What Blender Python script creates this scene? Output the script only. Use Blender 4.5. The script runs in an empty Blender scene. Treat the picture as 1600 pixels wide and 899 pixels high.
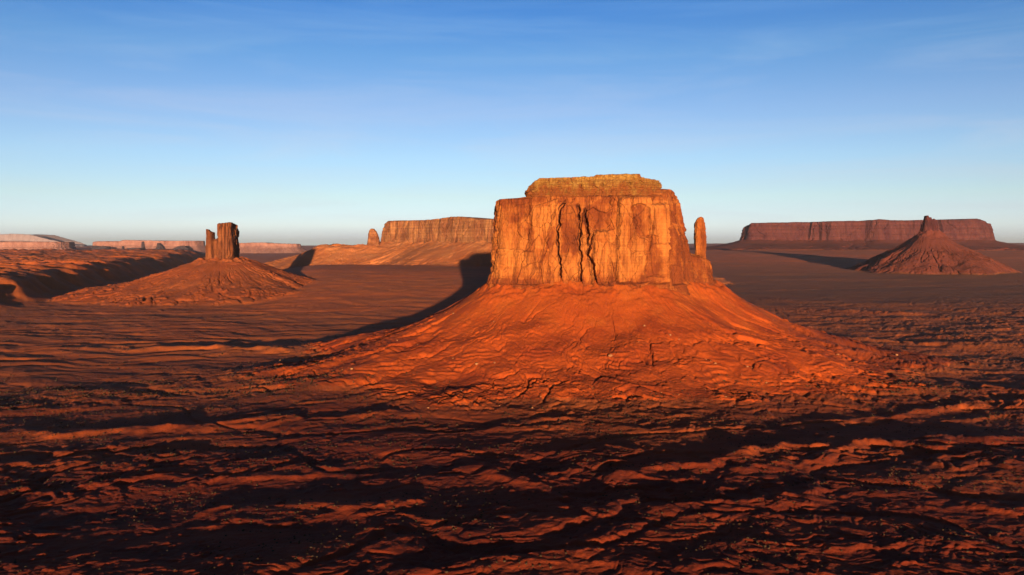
import bpy, math, random
import numpy as np

# ------------------------------------------------------------------ scene, camera, sky, sun
sc = bpy.context.scene
col = sc.collection
HC = 225.0                      # camera height above the plain (a low flight over the desert)
F = 1300.0                      # focal length in photo pixels (1600 wide)
HOR = 385.0                     # photo row of the horizon
SUN_EL, SUN_AZ = 2.9, 4.9       # sun elevation; the shadows run this far left of straight ahead (degrees)

cam_d = bpy.data.cameras.new('camera')
cam = bpy.data.objects.new('camera', cam_d)
col.objects.link(cam)
cam.location = (0, 0, HC)
cam.rotation_euler = (math.radians(90) - math.atan((449.5 - HOR) / F), 0, 0)
cam_d.lens = 36.0 * F / 1600.0
cam_d.clip_start, cam_d.clip_end = 1.0, 300000.0
sc.camera = cam
sc.render.resolution_x, sc.render.resolution_y = 1024, 575

w = bpy.data.worlds.new('World')
sc.world = w
w.use_nodes = True
wn = w.node_tree
sky = wn.nodes.new('ShaderNodeTexSky')
sky.sky_type = 'NISHITA'
sky.sun_disc = False
sky.sun_elevation = math.radians(SUN_EL)
sky.sun_rotation = math.radians(180.0 - SUN_AZ)
sky.air_density, sky.dust_density, sky.ozone_density, sky.altitude = 0.6, 0.0, 1.0, 2500.0
gam = wn.nodes.new('ShaderNodeGamma')
gam.inputs[1].default_value = 1.15
wn.links.new(sky.outputs[0], gam.inputs[0])
# a few thin streaks of high cirrus
tc = wn.nodes.new('ShaderNodeTexCoord')
mp = wn.nodes.new('ShaderNodeMapping')
mp.inputs['Scale'].default_value = (1.6, 3.0, 16.0)
mp.inputs['Rotation'].default_value = (0.0, 0.10, 0.0)
wn.links.new(tc.outputs['Generated'], mp.inputs[0])
ci = wn.nodes.new('ShaderNodeTexNoise')
ci.inputs['Scale'].default_value = 1.7
ci.inputs['Detail'].default_value = 6.0
ci.inputs['Roughness'].default_value = 0.6
ci.inputs['Distortion'].default_value = 0.6
wn.links.new(mp.outputs[0], ci.inputs['Vector'])
cr = wn.nodes.new('ShaderNodeMapRange')
cr.inputs['From Min'].default_value, cr.inputs['From Max'].default_value = 0.46, 0.78
cr.inputs['To Max'].default_value = 0.24
wn.links.new(ci.outputs['Fac'], cr.inputs[0])
cm = wn.nodes.new('ShaderNodeMix')
cm.data_type = 'RGBA'
cm.inputs[7].default_value = (3.6, 3.9, 4.2, 1)
wn.links.new(cr.outputs[0], cm.inputs[0])
wn.links.new(gam.outputs[0], cm.inputs[6])
# the dusk sky's own colour by height: a dusty band low down, deep blue overhead
sz = wn.nodes.new('ShaderNodeSeparateXYZ')
wn.links.new(tc.outputs['Generated'], sz.inputs[0])
sr = wn.nodes.new('ShaderNodeValToRGB')
SKY_STOPS = [(0.0, (0.50, 0.56, 0.90)), (0.0115, (0.66, 0.60, 0.88)), (0.024, (0.90, 0.76, 0.92)), (0.058, (1.07, 0.87, 0.80)), (0.104, (1.11, 0.98, 0.94)),
             (0.158, (1.08, 0.98, 1.02)), (0.22, (0.76, 0.95, 1.10)), (0.267, (0.49, 0.82, 1.16)), (0.5, (0.33, 0.60, 1.0)), (1.0, (0.20, 0.38, 0.70))]
el = sr.color_ramp.elements
while len(el) < len(SKY_STOPS):
    el.new(0.5)
for i, (p_, c_) in enumerate(SKY_STOPS):
    el[i].position = p_
    el[i].color = (c_[0] * 0.8, c_[1] * 0.8, c_[2] * 0.8, 1)
wn.links.new(sz.outputs[2], sr.inputs[0])
sm_ = wn.nodes.new('ShaderNodeMix')
sm_.data_type = 'RGBA'
sm_.blend_type = 'MULTIPLY'
sm_.inputs[0].default_value = 1.0
wn.links.new(cm.outputs[2], sm_.inputs[6])
wn.links.new(sr.outputs[0], sm_.inputs[7])
wn.links.new(sm_.outputs[2], wn.nodes['Background'].inputs[0])
wn.nodes['Background'].inputs[1].default_value = 0.0535

sun_d = bpy.data.lights.new('sun', 'SUN')
sun_d.energy = 5.0
sun_d.angle = math.radians(0.5)
sun_d.color = (1.0, 0.74, 0.48)
sun = bpy.data.objects.new('sun', sun_d)
col.objects.link(sun)
sun.rotation_euler = (math.radians(90 - SUN_EL), 0, math.radians(SUN_AZ))
sun.location = (0, -200, 600)

vs = sc.view_settings
vs.view_transform = 'Standard'
vs.look = 'None'
vs.gamma = 1.0
vs.exposure = 2.12
vs.use_curve_mapping = False
sc.cycles.use_denoising = True
sc.cycles.max_bounces = 4
sc.cycles.diffuse_bounces = 2
sc.cycles.volume_bounces = 0

rng = np.random.RandomState(7)

# ------------------------------------------------------------------ noise
_P = rng.permutation(4096).astype(np.int64)
_A = rng.rand(4096) * 2 * np.pi
_GX, _GY = np.cos(_A), np.sin(_A)
_R = rng.rand(4096)


def _h(ix, iy):
    return _P[(_P[ix & 4095] + iy) & 4095]


def perlin(x, y):
    xi, yi = np.floor(x), np.floor(y)
    fx, fy = x - xi, y - yi
    xi, yi = xi.astype(np.int64), yi.astype(np.int64)
    u = fx * fx * fx * (fx * (fx * 6 - 15) + 10)
    v = fy * fy * fy * (fy * (fy * 6 - 15) + 10)

    def g(dx, dy):
        h = _h(xi + dx, yi + dy)
        return _GX[h] * (fx - dx) + _GY[h] * (fy - dy)
    a = g(0, 0) * (1 - u) + g(1, 0) * u
    b = g(0, 1) * (1 - u) + g(1, 1) * u
    return (a * (1 - v) + b * v) * 1.5


def fbm(x, y, oct=4, gain=0.5, seed=0.0):
    s, a = 0.0, 1.0
    for k in range(oct):
        s = s + a * perlin(x * 2 ** k + seed + 17.3 * k, y * 2 ** k + seed * 1.7 - 9.1 * k)
        a *= gain
    return s


def ridged(x, y, oct=4, gain=0.5, seed=0.0):
    s, a = 0.0, 1.0
    for k in range(oct):
        s = s + a * (1 - 2 * np.abs(perlin(x * 2 ** k + seed + 11.7 * k, y * 2 ** k - seed + 5.3 * k)))
        a *= gain
    return s


def cells(x, y, seed=0):
    """value of the nearest jittered lattice cell, and the gap to the second nearest"""
    xi, yi = np.floor(x).astype(np.int64), np.floor(y).astype(np.int64)
    b1 = np.full(np.shape(x), 9e9)
    b2 = b1.copy()
    val = np.zeros(np.shape(x))
    for dx in (-1, 0, 1):
        for dy in (-1, 0, 1):
            h = _h(xi + dx + seed * 31, yi + dy + seed * 57)
            px = xi + dx + _R[h]
            py = yi + dy + _R[(h * 7 + 3) & 4095]
            d = (px - x) ** 2 + (py - y) ** 2
            n = d < b1
            b2 = np.where(n, b1, np.minimum(b2, d))
            val = np.where(n, _R[(h * 13 + 5) & 4095], val)
            b1 = np.where(n, d, b1)
    return val, np.sqrt(b2) - np.sqrt(b1)


def sstep(a, b, x):
    t = np.clip((x - a) / (b - a), 0, 1)
    return t * t * (3 - 2 * t)


def smax(a, b, k):
    h = np.clip(0.5 + 0.5 * (a - b) / k, 0, 1)
    return b * (1 - h) + a * h + k * h * (1 - h)


def sdist(poly, x, y):
    """signed distance to a closed polygon (negative inside), and the direction angle at which the nearest point lies"""
    poly = np.asarray(poly, float)
    best = np.full(np.shape(x), 1e18)
    ins = np.zeros(np.shape(x), bool)
    n = len(poly)
    for i in range(n):
        ax, ay = poly[i]
        bx, by = poly[(i + 1) % n]
        ex, ey = bx - ax, by - ay
        t = np.clip(((x - ax) * ex + (y - ay) * ey) / (ex * ex + ey * ey), 0, 1)
        d = (x - ax - t * ex) ** 2 + (y - ay - t * ey) ** 2
        best = np.minimum(best, d)
        if abs(ey) > 1e-9:
            c = ((ay > y) != (by > y)) & (x < ex * (y - ay) / ey + ax)
            ins ^= c
    d = np.sqrt(best)
    return np.where(ins, -d, d)


def at(px, D):
    return (px - 800.0) / F * D


def zat(py, D):
    return HC - (py - HOR) / F * D


def poly_px(pts):
    return [(at(p, D), D) for p, D in pts]


# ------------------------------------------------------------------ the landforms' plans
BUTTE = [(-14, 1800), (-36, 1720), (-40, 1650), (-35, 1600), (-22, 1575), (8, 1563), (40, 1556), (75, 1550),
         (118, 1548), (160, 1546), (200, 1542), (240, 1542), (272, 1550), (296, 1572), (316, 1606), (333, 1660),
         (344, 1720), (330, 1790), (250, 1840), (110, 1850), (20, 1830)]
LEDGE = [(300, 1600), (335, 1612), (368, 1628), (391, 1646), (398, 1672), (385, 1700), (345, 1740), (300, 1740)]
BUTTE_ALL = BUTTE[:13] + [(300, 1568), (335, 1600), (372, 1622), (398, 1645), (404, 1676), (388, 1712)] + BUTTE[16:]
BUTTE = [(150 + (q - 150) * (0.945 if q < 150 else 0.962), v) for q, v in BUTTE]
MITTEN = [(at(319, 3700), 3735), (at(319, 3700), 3690), (at(335, 3700), 3672), (at(345, 3700), 3655),
          (at(362, 3700), 3660), (at(373, 3700), 3690), (at(373, 3700), 3790), (at(340, 3700), 3830), (at(322, 3700), 3780)]
FARMESA = [(at(598, 6350), 6350), (at(612, 6250), 6250), (at(640, 6080), 6080), (at(668, 5930), 5930), (at(690, 5700), 5700),
           (at(715, 5500), 5500), (at(745, 5330), 5330), (at(775, 5200), 5200), (at(840, 5100), 5100), (at(905, 5250), 5250),
           (at(930, 5700), 5700), (at(860, 6900), 6900), (at(660, 7000), 7000)]
BENCH = [(at(500, 6180), 6180), (at(560, 6180), 6200), (at(605, 6100), 6100), (at(640, 6300), 6300), (at(600, 6700), 6700), (at(505, 6500), 6500)]
RMESA = [(at(1166, 12000), 12150), (at(1172, 11900), 11900), (at(1215, 11800), 11800), (at(1262, 11900), 11900), (at(1300, 11700), 11700),
         (at(1350, 11750), 11750), (at(1372, 11600), 11600), (at(1420, 11700), 11700), (at(1480, 11550), 11550), (at(1525, 11650), 11650),
         (at(1543, 12000), 12000), (at(1545, 13500), 13500), (at(1180, 13800), 13800)]
PINN = [(at(1441, 6500), 6520), (at(1446, 6480), 6480), (at(1460, 6480), 6480), (at(1468, 6500), 6530), (at(1455, 6560), 6580)]

T_MAIN = ([-30, 0, 30, 70, 135, 230, 320, 420, 560, 900], [165, 158, 137, 110, 76, 44, 18, 5, -8, -60])
T_MITT = ([-30, 0, 80, 236, 343, 500, 620, 760, 1000], [176, 170, 145, 92, 62, 24, 2, -30, -90])
T_FAR = ([-200, 0, 120, 300, 500, 680, 900, 1300], [290, 262, 214, 146, 76, 26, 2, -40])
T_BENCH = ([-300, 0, 120, 300, 480, 600, 800, 1300], [262, 232, 176, 112, 60, 24, 2, -40])
T_RM = ([-100, 0, 250, 550, 900, 1300, 2000], [345, 330, 262, 215, 180, 100, -60])
T_PINN = ([-30, 0, 40, 110, 175, 280, 370, 480, 640, 1500], [360, 350, 314, 262, 217, 165, 120, 60, -20, -160])


def blur_table(tab):
    xs = np.linspace(tab[0][0], tab[0][-1], 400)
    ys = np.interp(xs, *tab)
    k = np.hanning(41)
    k /= k.sum()
    yp = np.pad(ys, 20, mode='edge')
    return xs, np.convolve(yp, k, 'valid')


TAL = {}
for nm, tab in dict(main=T_MAIN, mitt=T_MITT, far=T_FAR, bench=T_BENCH, rm=T_RM, pinn=T_PINN).items():
    TAL[nm] = blur_table(tab)


# low benches on the far left: their walls face right and away from the sun
BENCH_A = [(-1930, 2900), (-2090, 3750), (-2440, 5200), (-2870, 7000), (-3520, 9600), (-6500, 9900), (-6500, 2700), (-3000, 2700)]
BENCH_B = [(-5800, 9900), (-6600, 14000), (-8100, 23000), (-14000, 23500), (-14000, 9800)]


def plain(x, y):
    r = np.hypot(x, y)
    px = x / np.maximum(y, 50.0)                   # bearing of the spot seen from the lookout
    h = 0.008 * np.clip(900 - r, 0, 900) + 0.012 * np.clip(740 - r, 0, 740)
    # the country rises towards the far right, towards the middle mesa and, much later, towards the far left
    h = h + 175 * sstep(4300, 11500, y) * sstep(-0.10, 0.30, px)
    h = h + 105 * sstep(2300, 4700, y) * sstep(-0.36, -0.22, px) * (1 - sstep(0.0, 0.2, px)) * (1 - sstep(5000, 9000, y))
    h = h + 70 * sstep(7000, 14000, y) * (1 - sstep(-0.10, 0.30, px)) + 190 * sstep(15000, 42000, r)
    near = 1 - sstep(1200, 1900, r)
    rightm = sstep(0.05, 0.28, px) * sstep(1200, 1700, r) * (1 - sstep(3000, 4600, r))
    leftm = (1 - sstep(-0.15, 0.1, px)) * sstep(1200, 1900, r) * (1 - sstep(3000, 6000, r))
    amp = 0.12 + near * 0.88 + rightm * 0.75 + leftm * 0.16
    # beds wrap round the big butte, so the ledges follow rings about it
    th = np.arctan2(x - 165, 1680 - y)
    rb = np.hypot(x - 165, y - 1680)
    u = th * 900 + 0.25 * x
    v = rb + 0.15 * x
    wx = u + 70 * fbm(x / 260, y / 260, 2, seed=3)
    wy = v + 60 * fbm(x / 240, y / 240, 3, seed=8)
    patch = 0.25 + 0.75 * sstep(-0.30, 0.40, fbm(x / 330, y / 190, 2, seed=19))
    big = 2.2 * near * fbm(wx / 520, wy / 260, 2, seed=21) + 5 * rightm * fbm(wx / 420, wy / 260, 2, seed=24)
    # rounded badland mounds with sharp creases between them, long beds here and there
    ru = 0.866 * x + 0.5 * y
    rv = -0.5 * x + 0.866 * y
    qx = ru + 34 * fbm(x / 75, y / 75, 3, seed=26)
    qy = rv + 24 * fbm(x / 70, y / 70, 3, seed=28)
    mound = 1.3 * (2.7 * np.abs(perlin(qx / 150 + 3, qy / 66 + 7)) + 2.5 * np.abs(perlin(qx / 60 + 9, qy / 38 + 1)) + 1.6 * np.abs(perlin(qx / 26, qy / 18 + 4)) + 0.8 * np.abs(perlin(qx / 12, qy / 7.5 + 2)))
    beds = 1.15 * ridged(qx / 330, qy / 80, 3, 0.55, seed=31)
    calm = (0.5 + 0.5 * sstep(540, 800, r)) * (0.3 + 0.9 * sstep(-0.3, 0.3, fbm(x / 210, y / 150, 2, seed=33)))
    h0 = big + (mound * patch + beds * calm) * amp * (0.6 + 0.4 * sstep(540, 800, r))
    # sandstone ledges: the slope is broken into low steps
    st = 3.4
    q = (h0 + 1.6 * fbm(x / 70, y / 50, 3, seed=40)) / st
    tq = np.floor(q) + sstep(0.30, 0.78, q - np.floor(q))
    h0 = h0 + 0.55 * st * (tq - q) * np.clip(near + rightm, 0, 1) * sstep(-0.1, 0.3, fbm(x / 160, y / 120, 2, seed=43))
    h = h + h0
    sm = np.clip(amp, 0, 1)
    h = h + sm * (0.5 * ridged(qx / 30, qy / 18, 2, 0.55, seed=51) * patch + 0.38 * fbm(x / 12, y / 9, 3, 0.65, seed=61))
    b1, e1 = cells(x / 7.5, y / 6.0, 6)
    h = h + np.clip(near + 0.6 * rightm, 0, 1) * 1.1 * np.clip(b1 - 0.6, 0, 1) * 2.2 * sstep(0.05, 0.3, e1) * sstep(-0.1, 0.4, fbm(x / 60, y / 45, 3, seed=83))
    # dry washes cut the near country
    n = perlin(x / 420 + 0.4 * fbm(x / 200, y / 200, 2, seed=64), y / 260 + 3.7)
    h = h - 2.2 * np.clip(near + 0.6 * rightm, 0, 1) * np.exp(-(n / 0.035) ** 2)
    # long low lateral ridges on the left flat
    h = h + leftm * 3.6 * np.maximum(ridged(x / 420 + 0.12 * y / 80, y / 120 + 0.55 * fbm(x / 230, y / 180, 3, seed=73), 3, 0.55, seed=71) - 0.35, 0)
    far = sstep(2500, 6000, r)
    h = h + far * (1 - sstep(22000, 40000, r)) * 5.0 * fbm(x / 600, y / 420, 3, seed=81)
    m = (x < -1500) & (y > 2500)
    if np.any(m):
        xm, ym = x[m], y[m]
        wob = 45 * fbm(xm / 240, ym / 240, 3, seed=101)
        d1 = sdist(BENCH_A, xm, ym) + wob
        hb = np.interp(d1, [-400, -60, -20, 20, 60, 130, 260], [96, 90, 82, 52, 26, 8, 0])
        hb = hb + (d1 < 0) * np.clip(-d1 / 150, 0, 1) * (22 * ridged(xm / 420, ym / 260, 3, 0.5, seed=103) + 0.008 * np.clip(ym - 3500, 0, 6000))
        d2 = sdist(BENCH_B, xm, ym) + 2.5 * wob
        hb = hb + np.interp(d2, [-300, -60, 60, 250], [70, 62, 20, 0])
        h = h.copy()
        h[m] = h[m] + hb
    return h


def spur(x, y, pts, wid):
    """a ridge along a line; pts are x, y, height"""
    best = np.full(np.shape(x), -99.0)
    for (ax, ay, ah), (bx, by, bh) in zip(pts[:-1], pts[1:]):
        ex, ey = bx - ax, by - ay
        t = np.clip(((x - ax) * ex + (y - ay) * ey) / (ex * ex + ey * ey), 0, 1)
        d = np.hypot(x - ax - t * ex, y - ay - t * ey)
        best = np.maximum(best, (ah + (bh - ah) * t) * np.exp(-(d / wid) ** 2))
    return np.maximum(best, 0)


def talus(nm, poly, x, y, cx, cy, rough, scale=1.0):
    d = sdist(poly, x, y)
    th = np.arctan2(y - cy, x - cx)
    # distance is stretched per bearing so that spurs and hollows run down the slope
    wob = 0.6 * fbm(np.cos(th) * 1.7 + 4, np.sin(th) * 1.7, 2, seed=5.5 + scale) + 0.8 * fbm(x / (170 * scale), y / (170 * scale), 3, seed=3.1)
    dd = np.maximum(d, 0)
    de = d - 0.16 * wob * np.clip(d, 0, 400 * scale)
    z = np.interp(de, *TAL[nm])
    if rough:
        rr = np.hypot(x - cx, y - cy)
        k = sstep(10 * scale, 190 * scale, dd)
        wv = th + 0.035 * fbm(x / (170 * scale), y / (170 * scale), 2, seed=2.2)
        patch = sstep(-0.15, 0.45, fbm(x / (110 * scale), y / (110 * scale), 2, seed=66))
        # swells and hollows run down the slope; forked rills cut it here and there
        g0 = perlin(wv * 5 + 3.3, rr / (420 * scale))
        pu, pv = wv * 430, rr / scale
        pw = 16 * fbm(pu / 60, pv / 60, 3, 0.55, seed=67)
        r1 = perlin((pu + pw) / 46 + 8.1, pv / 190 + 3 + pw / 90)
        r2 = perlin((pu + 1.3 * pw) / 21 + 1.3, pv / 74 + 9)
        r3 = perlin((pu - pw) / 9.5 + 4.3, pv / 30 + 5)
        pt2 = sstep(0.0, 0.5, fbm(x / (75 * scale), y / (75 * scale), 2, seed=69))
        cut = (8.0 * np.clip(1 - np.abs(r1) * 6.0, 0, 1) * (0.2 + 0.8 * patch) + 3.0 * np.clip(1 - np.abs(r2) * 6.0, 0, 1) * (0.15 + pt2)
               + 1.3 * np.clip(1 - np.abs(r3) * 4.5, 0, 1) * patch * pt2)
        z = z + rough * scale ** 0.7 * (5.5 * g0 * sstep(20 * scale, 200 * scale, dd) - cut * (0.08 + 0.92 * k))
        # the debris climbs unevenly against the wall
        z = z + rough * min(scale, 1.5) * 7 * fbm(x / (34 * scale), y / (34 * scale), 3, 0.6, seed=58) * (1 - sstep(0, 70 * scale, dd))
        # broken ledges of the beds below
        st = 6.0 * scale
        q = (z + 5.0 * scale * fbm(x / (60 * scale), y / (60 * scale), 3, seed=77)) / st
        tq = np.floor(q) + sstep(0.35, 0.62, q - np.floor(q))
        z = z + 0.55 * st * (tq - q) * sstep(110 * scale, 280 * scale, dd) * sstep(0.05, 0.4, fbm(x / (70 * scale), y / (70 * scale), 3, seed=79))
        # rubble: fallen blocks of many sizes, lying in trains
        b1, e1 = cells(x / (11 * scale), y / (11 * scale), 6)
        b2, e2 = cells(x / (4.6 * scale), y / (4.6 * scale), 7)
        tr = sstep(-0.15, 0.5, fbm(np.cos(wv) * 9, np.sin(wv) * 9 + rr / (240 * scale), 3, seed=87)) * (0.35 + 0.65 * k)
        z = z + rough * scale * tr * (2.6 * np.clip(b1 - 0.66, 0, 1) * 3 * sstep(0.04, 0.3, e1) + 1.2 * np.clip(b2 - 0.55, 0, 1) * 2.2 * sstep(0.05, 0.3, e2))
        z = z + rough * (0.55 * ridged(x / (19 * scale), y / (19 * scale), 3, 0.55, seed=91) * (0.3 + k) * scale
                         + 0.42 * fbm(x / 5.0, y / 5.0, 3, 0.7, seed=95) * (0.5 + 0.5 * k))
    return z


SLOPES = [  # name, plan, centre, gully strength, size, reach
    ('main', BUTTE_ALL, (165, 1680), 1.0, 1.0, 900),
    ('mitt', MITTEN, (-1290, 3740), 1.0, 1.6, 1150),
    ('far', FARMESA, (-250, 6100), 1.0, 3.0, 1500),
    ('bench', BENCH, (-1150, 6400), 1.0, 3.0, 1500),
    ('rm', RMESA, (5000, 12600), 1.0, 5.0, 2400),
    ('pinn', PINN, (3265, 6525), 1.7, 1.7, 1700),
]


def slopes_at(x, y, only=None):
    out = {}
    for nm, poly, (cx, cy), rg, s, reach in SLOPES:
        if only and nm not in only:
            continue
        P = np.asarray(poly)
        m = ((x > P[:, 0].min() - reach) & (x < P[:, 0].max() + reach) & (y > P[:, 1].min() - reach) & (y < P[:, 1].max() + reach))
        z = np.full(np.shape(x), -999.0)
        if m.any():
            z[m] = talus(nm, poly, x[m], y[m], cx, cy, rg, s)
        out[nm] = z
    return out


BANKS = [  # height, half width, and the line of the crest as seen from the lookout
    (6.0, 20, [(-40, 684), (60, 682), (180, 682), (320, 672), (420, 660)]),
    (3.0, 12, [(740, 672), (800, 668), (880, 664), (950, 655)]),
    (7.5, 17, [(950, 752), (1060, 742), (1150, 728), (1240, 704), (1330, 690)]),
    (4.5, 13, [(760, 748), (810, 760), (870, 786)]),
    (6.0, 15, [(1170, 744), (1260, 728), (1360, 700), (1480, 694), (1600, 690)]),
    (5.0, 14, [(1290, 668), (1390, 652), (1500, 640), (1640, 634)]),
    (4.0, 13, [(300, 760), (400, 748), (500, 742), (600, 748)]),
    (4.0, 13, [(470, 806), (560, 808), (620, 796)]),
    (4.0, 12, [(1060, 810), (1180, 800), (1290, 780)]),
    (4.0, 16, [(520, 660), (600, 652), (700, 652)]),
    (5.0, 24, [(1180, 508), (1260, 511), (1350, 509)]),
    (4.0, 22, [(1230, 530), (1340, 532), (1450, 540), (1560, 541)]),
    (4.0, 18, [(1330, 562), (1420, 566), (1520, 562)]),
    (4.0, 26, [(1150, 455), (1270, 452), (1420, 447)]),
]


def extras(x0, y0):
    x, y = x0, y0
    """low spurs that run out from the buttes"""
    x, y = x + 26 * fbm(x / 90, y / 90, 3, seed=117), y + 30 * fbm(x / 110, y / 80, 3, seed=119)
    e = spur(x, y, [(-120, 1640, 24), (-300, 1700, 13), (-560, 1770, 7), (-820, 1830, 5), (-1100, 1860, 2)], 52) * (0.75 + 0.55 * fbm(x / 70, y / 45, 3, seed=121))
    e = e + (e > 0.5) * 0.9 * ridged(x / 46, y / 24, 3, 0.5, seed=123) * np.clip(e / 8, 0, 1)
    e = e + spur(x, y, [(-60, 1500, 8), (-330, 1560, 3), (-620, 1640, 2), (-900, 1690, 1)], 24)
    # rock banks in the near country
    x, y = x0, y0
    bx = x + 16 * fbm(x / 55, y / 55, 3, seed=111)
    by = y + 22 * fbm(x / 60, y / 60, 3, seed=113)
    for hgt, wid, line in BANKS:
        pts = [(at(px, HC * F / (py - HOR)), HC * F / (py - HOR)) for px, py in line]
        P = np.asarray(pts)
        m = (x > P[:, 0].min() - 110) & (x < P[:, 0].max() + 110) & (y > P[:, 1].min() - 110) & (y < P[:, 1].max() + 110)
        if np.any(m):
            n = len(pts)
            prof = [hgt * (0.25 + 0.75 * math.sin(math.pi * (i + 0.5) / n)) for i in range(n)]
            e[m] = e[m] + spur(bx[m], by[m], [(a, b, c) for (a, b), c in zip(pts, prof)], wid) * (0.75 + 0.5 * fbm(x[m] / 45, y[m] / 45, 2, seed=115))
    return e


def terrain(x, y):
    """the whole land surface, and how far each slope stands above the plain"""
    p = plain(x, y) + extras(x, y)
    s = slopes_at(x, y)
    h = p
    rise = {}
    for nm, poly, c, rg, sc_, reach in SLOPES:
        rise[nm] = s[nm] - p
        h = smax(s[nm], h, 5.0 + 2.0 * sc_)
    return h, rise


OWN = dict(main=7.0, mitt=6.0, far=5.0, bench=5.0, rm=10.0, pinn=6.0)


# ------------------------------------------------------------------ materials
def mat(name):
    m = bpy.data.materials.new(name)
    m.use_nodes = True
    nt = m.node_tree
    b = nt.nodes['Principled BSDF']
    b.inputs['Roughness'].default_value = 0.95
    b.inputs['Specular IOR Level'].default_value = 0.12
    return m, nt, b


def N(nt, typ, **kw):
    n = nt.nodes.new(typ)
    for k, v in kw.items():
        setattr(n, k, v)
    return n


def ramp(nt, src, stops):
    r = N(nt, 'ShaderNodeValToRGB')
    e = r.color_ramp.elements
    while len(e) < len(stops):
        e.new(0.5)
    for i, (p, c) in enumerate(stops):
        e[i].position = p
        e[i].color = (c[0], c[1], c[2], 1) if len(c) == 3 else c
    nt.links.new(src, r.inputs[0])
    return r.outputs[0]


def pos_noise(nt, scale, detail=4, rough=0.55, loc=(0, 0, 0)):
    g = N(nt, 'ShaderNodeNewGeometry')
    mp = N(nt, 'ShaderNodeMapping')
    mp.inputs['Scale'].default_value = scale
    mp.inputs['Location'].default_value = loc
    nt.links.new(g.outputs['Position'], mp.inputs[0])
    n = N(nt, 'ShaderNodeTexNoise')
    n.inputs['Scale'].default_value = 1.0
    n.inputs['Detail'].default_value = detail
    n.inputs['Roughness'].default_value = rough
    nt.links.new(mp.outputs[0], n.inputs['Vector'])
    return n.outputs['Fac']


def mix(nt, fac, a, b, blend='MIX'):
    m = N(nt, 'ShaderNodeMix', data_type='RGBA', blend_type=blend)
    for s, v in ((0, fac), (6, a), (7, b)):
        if isinstance(v, (int, float)):
            m.inputs[s].default_value = v
        elif isinstance(v, tuple):
            m.inputs[s].default_value = (*v, 1)
        else:
            nt.links.new(v, m.inputs[s])
    return m.outputs[2]


def bump(nt, b, hs, dist, strength=1.0):
    prev = None
    for h, d in zip(hs, dist):
        n = N(nt, 'ShaderNodeBump')
        n.inputs['Strength'].default_value = strength
        n.inputs['Distance'].default_value = d
        nt.links.new(h, n.inputs['Height'])
        if prev:
            nt.links.new(prev, n.inputs['Normal'])
        prev = n.outputs[0]
    nt.links.new(prev, b.inputs['Normal'])


def rock_material(name, light, base, dark, s=1.0, beds=0.3, streak=0.55):
    """sandstone wall: fresh and weathered faces, vertical varnish streaks, faint beds"""
    m, nt, b = mat(name)
    blot = pos_noise(nt, (0.035 / s, 0.035 / s, 0.022 / s), 6, 0.6)
    at_ = N(nt, 'ShaderNodeAttribute', attribute_name='tone')
    ma = N(nt, 'ShaderNodeMath', operation='MULTIPLY_ADD')
    nt.links.new(at_.outputs['Fac'], ma.inputs[0])
    ma.inputs[1].default_value = 0.22
    nt.links.new(blot, ma.inputs[2])
    c = ramp(nt, ma.outputs[0], [(0.30, dark), (0.44, base), (0.56, tuple((p + q) / 2 for p, q in zip(base, light))), (0.70, light)])
    strk = pos_noise(nt, (0.16 / s, 0.16 / s, 0.010 / s), 5, 0.62)
    f = ramp(nt, strk, [(0.46, (0, 0, 0)), (0.64, (1, 1, 1))])
    dk = tuple(v * 0.5 for v in dark)
    c = mix(nt, mix(nt, streak, (0, 0, 0), f), c, dk)
    bed = pos_noise(nt, (0.004 / s, 0.004 / s, 0.30 / s), 3, 0.6)
    f2 = ramp(nt, bed, [(0.40, (1, 1, 1)), (0.60, (0, 0, 0))])
    c = mix(nt, mix(nt, beds, (0, 0, 0), f2), c, dk)
    nt.links.new(c, b.inputs['Base Color'])
    fine = pos_noise(nt, (0.5 / s, 0.5 / s, 0.22 / s), 6, 0.65)
    bump(nt, b, [fine, strk], [2.0 * s, 1.6 * s], 0.9)
    return m


M_CLIFF = rock_material('red_sandstone', (0.225, 0.068, 0.012), (0.145, 0.034, 0.005), (0.088, 0.017, 0.003), 1.0, 0.18)
M_CAP = rock_material('ochre_caprock', (0.165, 0.080, 0.015), (0.120, 0.044, 0.007), (0.105, 0.026, 0.004), 0.5, 0.45)
M_MITT = rock_material('brown_sandstone', (0.125, 0.036, 0.010), (0.080, 0.021, 0.006), (0.045, 0.011, 0.003), 1.0, 0.2)
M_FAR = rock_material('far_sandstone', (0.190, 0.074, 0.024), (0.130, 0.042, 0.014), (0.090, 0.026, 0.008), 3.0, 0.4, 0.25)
M_FARR = rock_material('hazed_red_sandstone', (0.066, 0.017, 0.012), (0.048, 0.011, 0.009), (0.034, 0.007, 0.007), 5.0, 0.5, 0.3)  # purple haze over the far right is put into this rock colour


M_SHADED = rock_material('shaded_far_rock', (0.030, 0.020, 0.022), (0.022, 0.014, 0.016), (0.016, 0.010, 0.012), 4.0, 0.3, 0.2)  # shade on the small far buttes is put into this rock colour
M_PINK = rock_material('haze_pink_rock', (0.190, 0.085, 0.060), (0.150, 0.064, 0.046), (0.115, 0.046, 0.034), 6.0, 0.35, 0.2)  # pink of the distant haze is put into the mesas' colour
M_HILL = rock_material('hazy_far_slope', (0.150, 0.105, 0.100), (0.130, 0.090, 0.086), (0.110, 0.075, 0.072), 8.0, 0.1, 0.1)  # haze paleness of the far mountain is put into its colour


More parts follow.
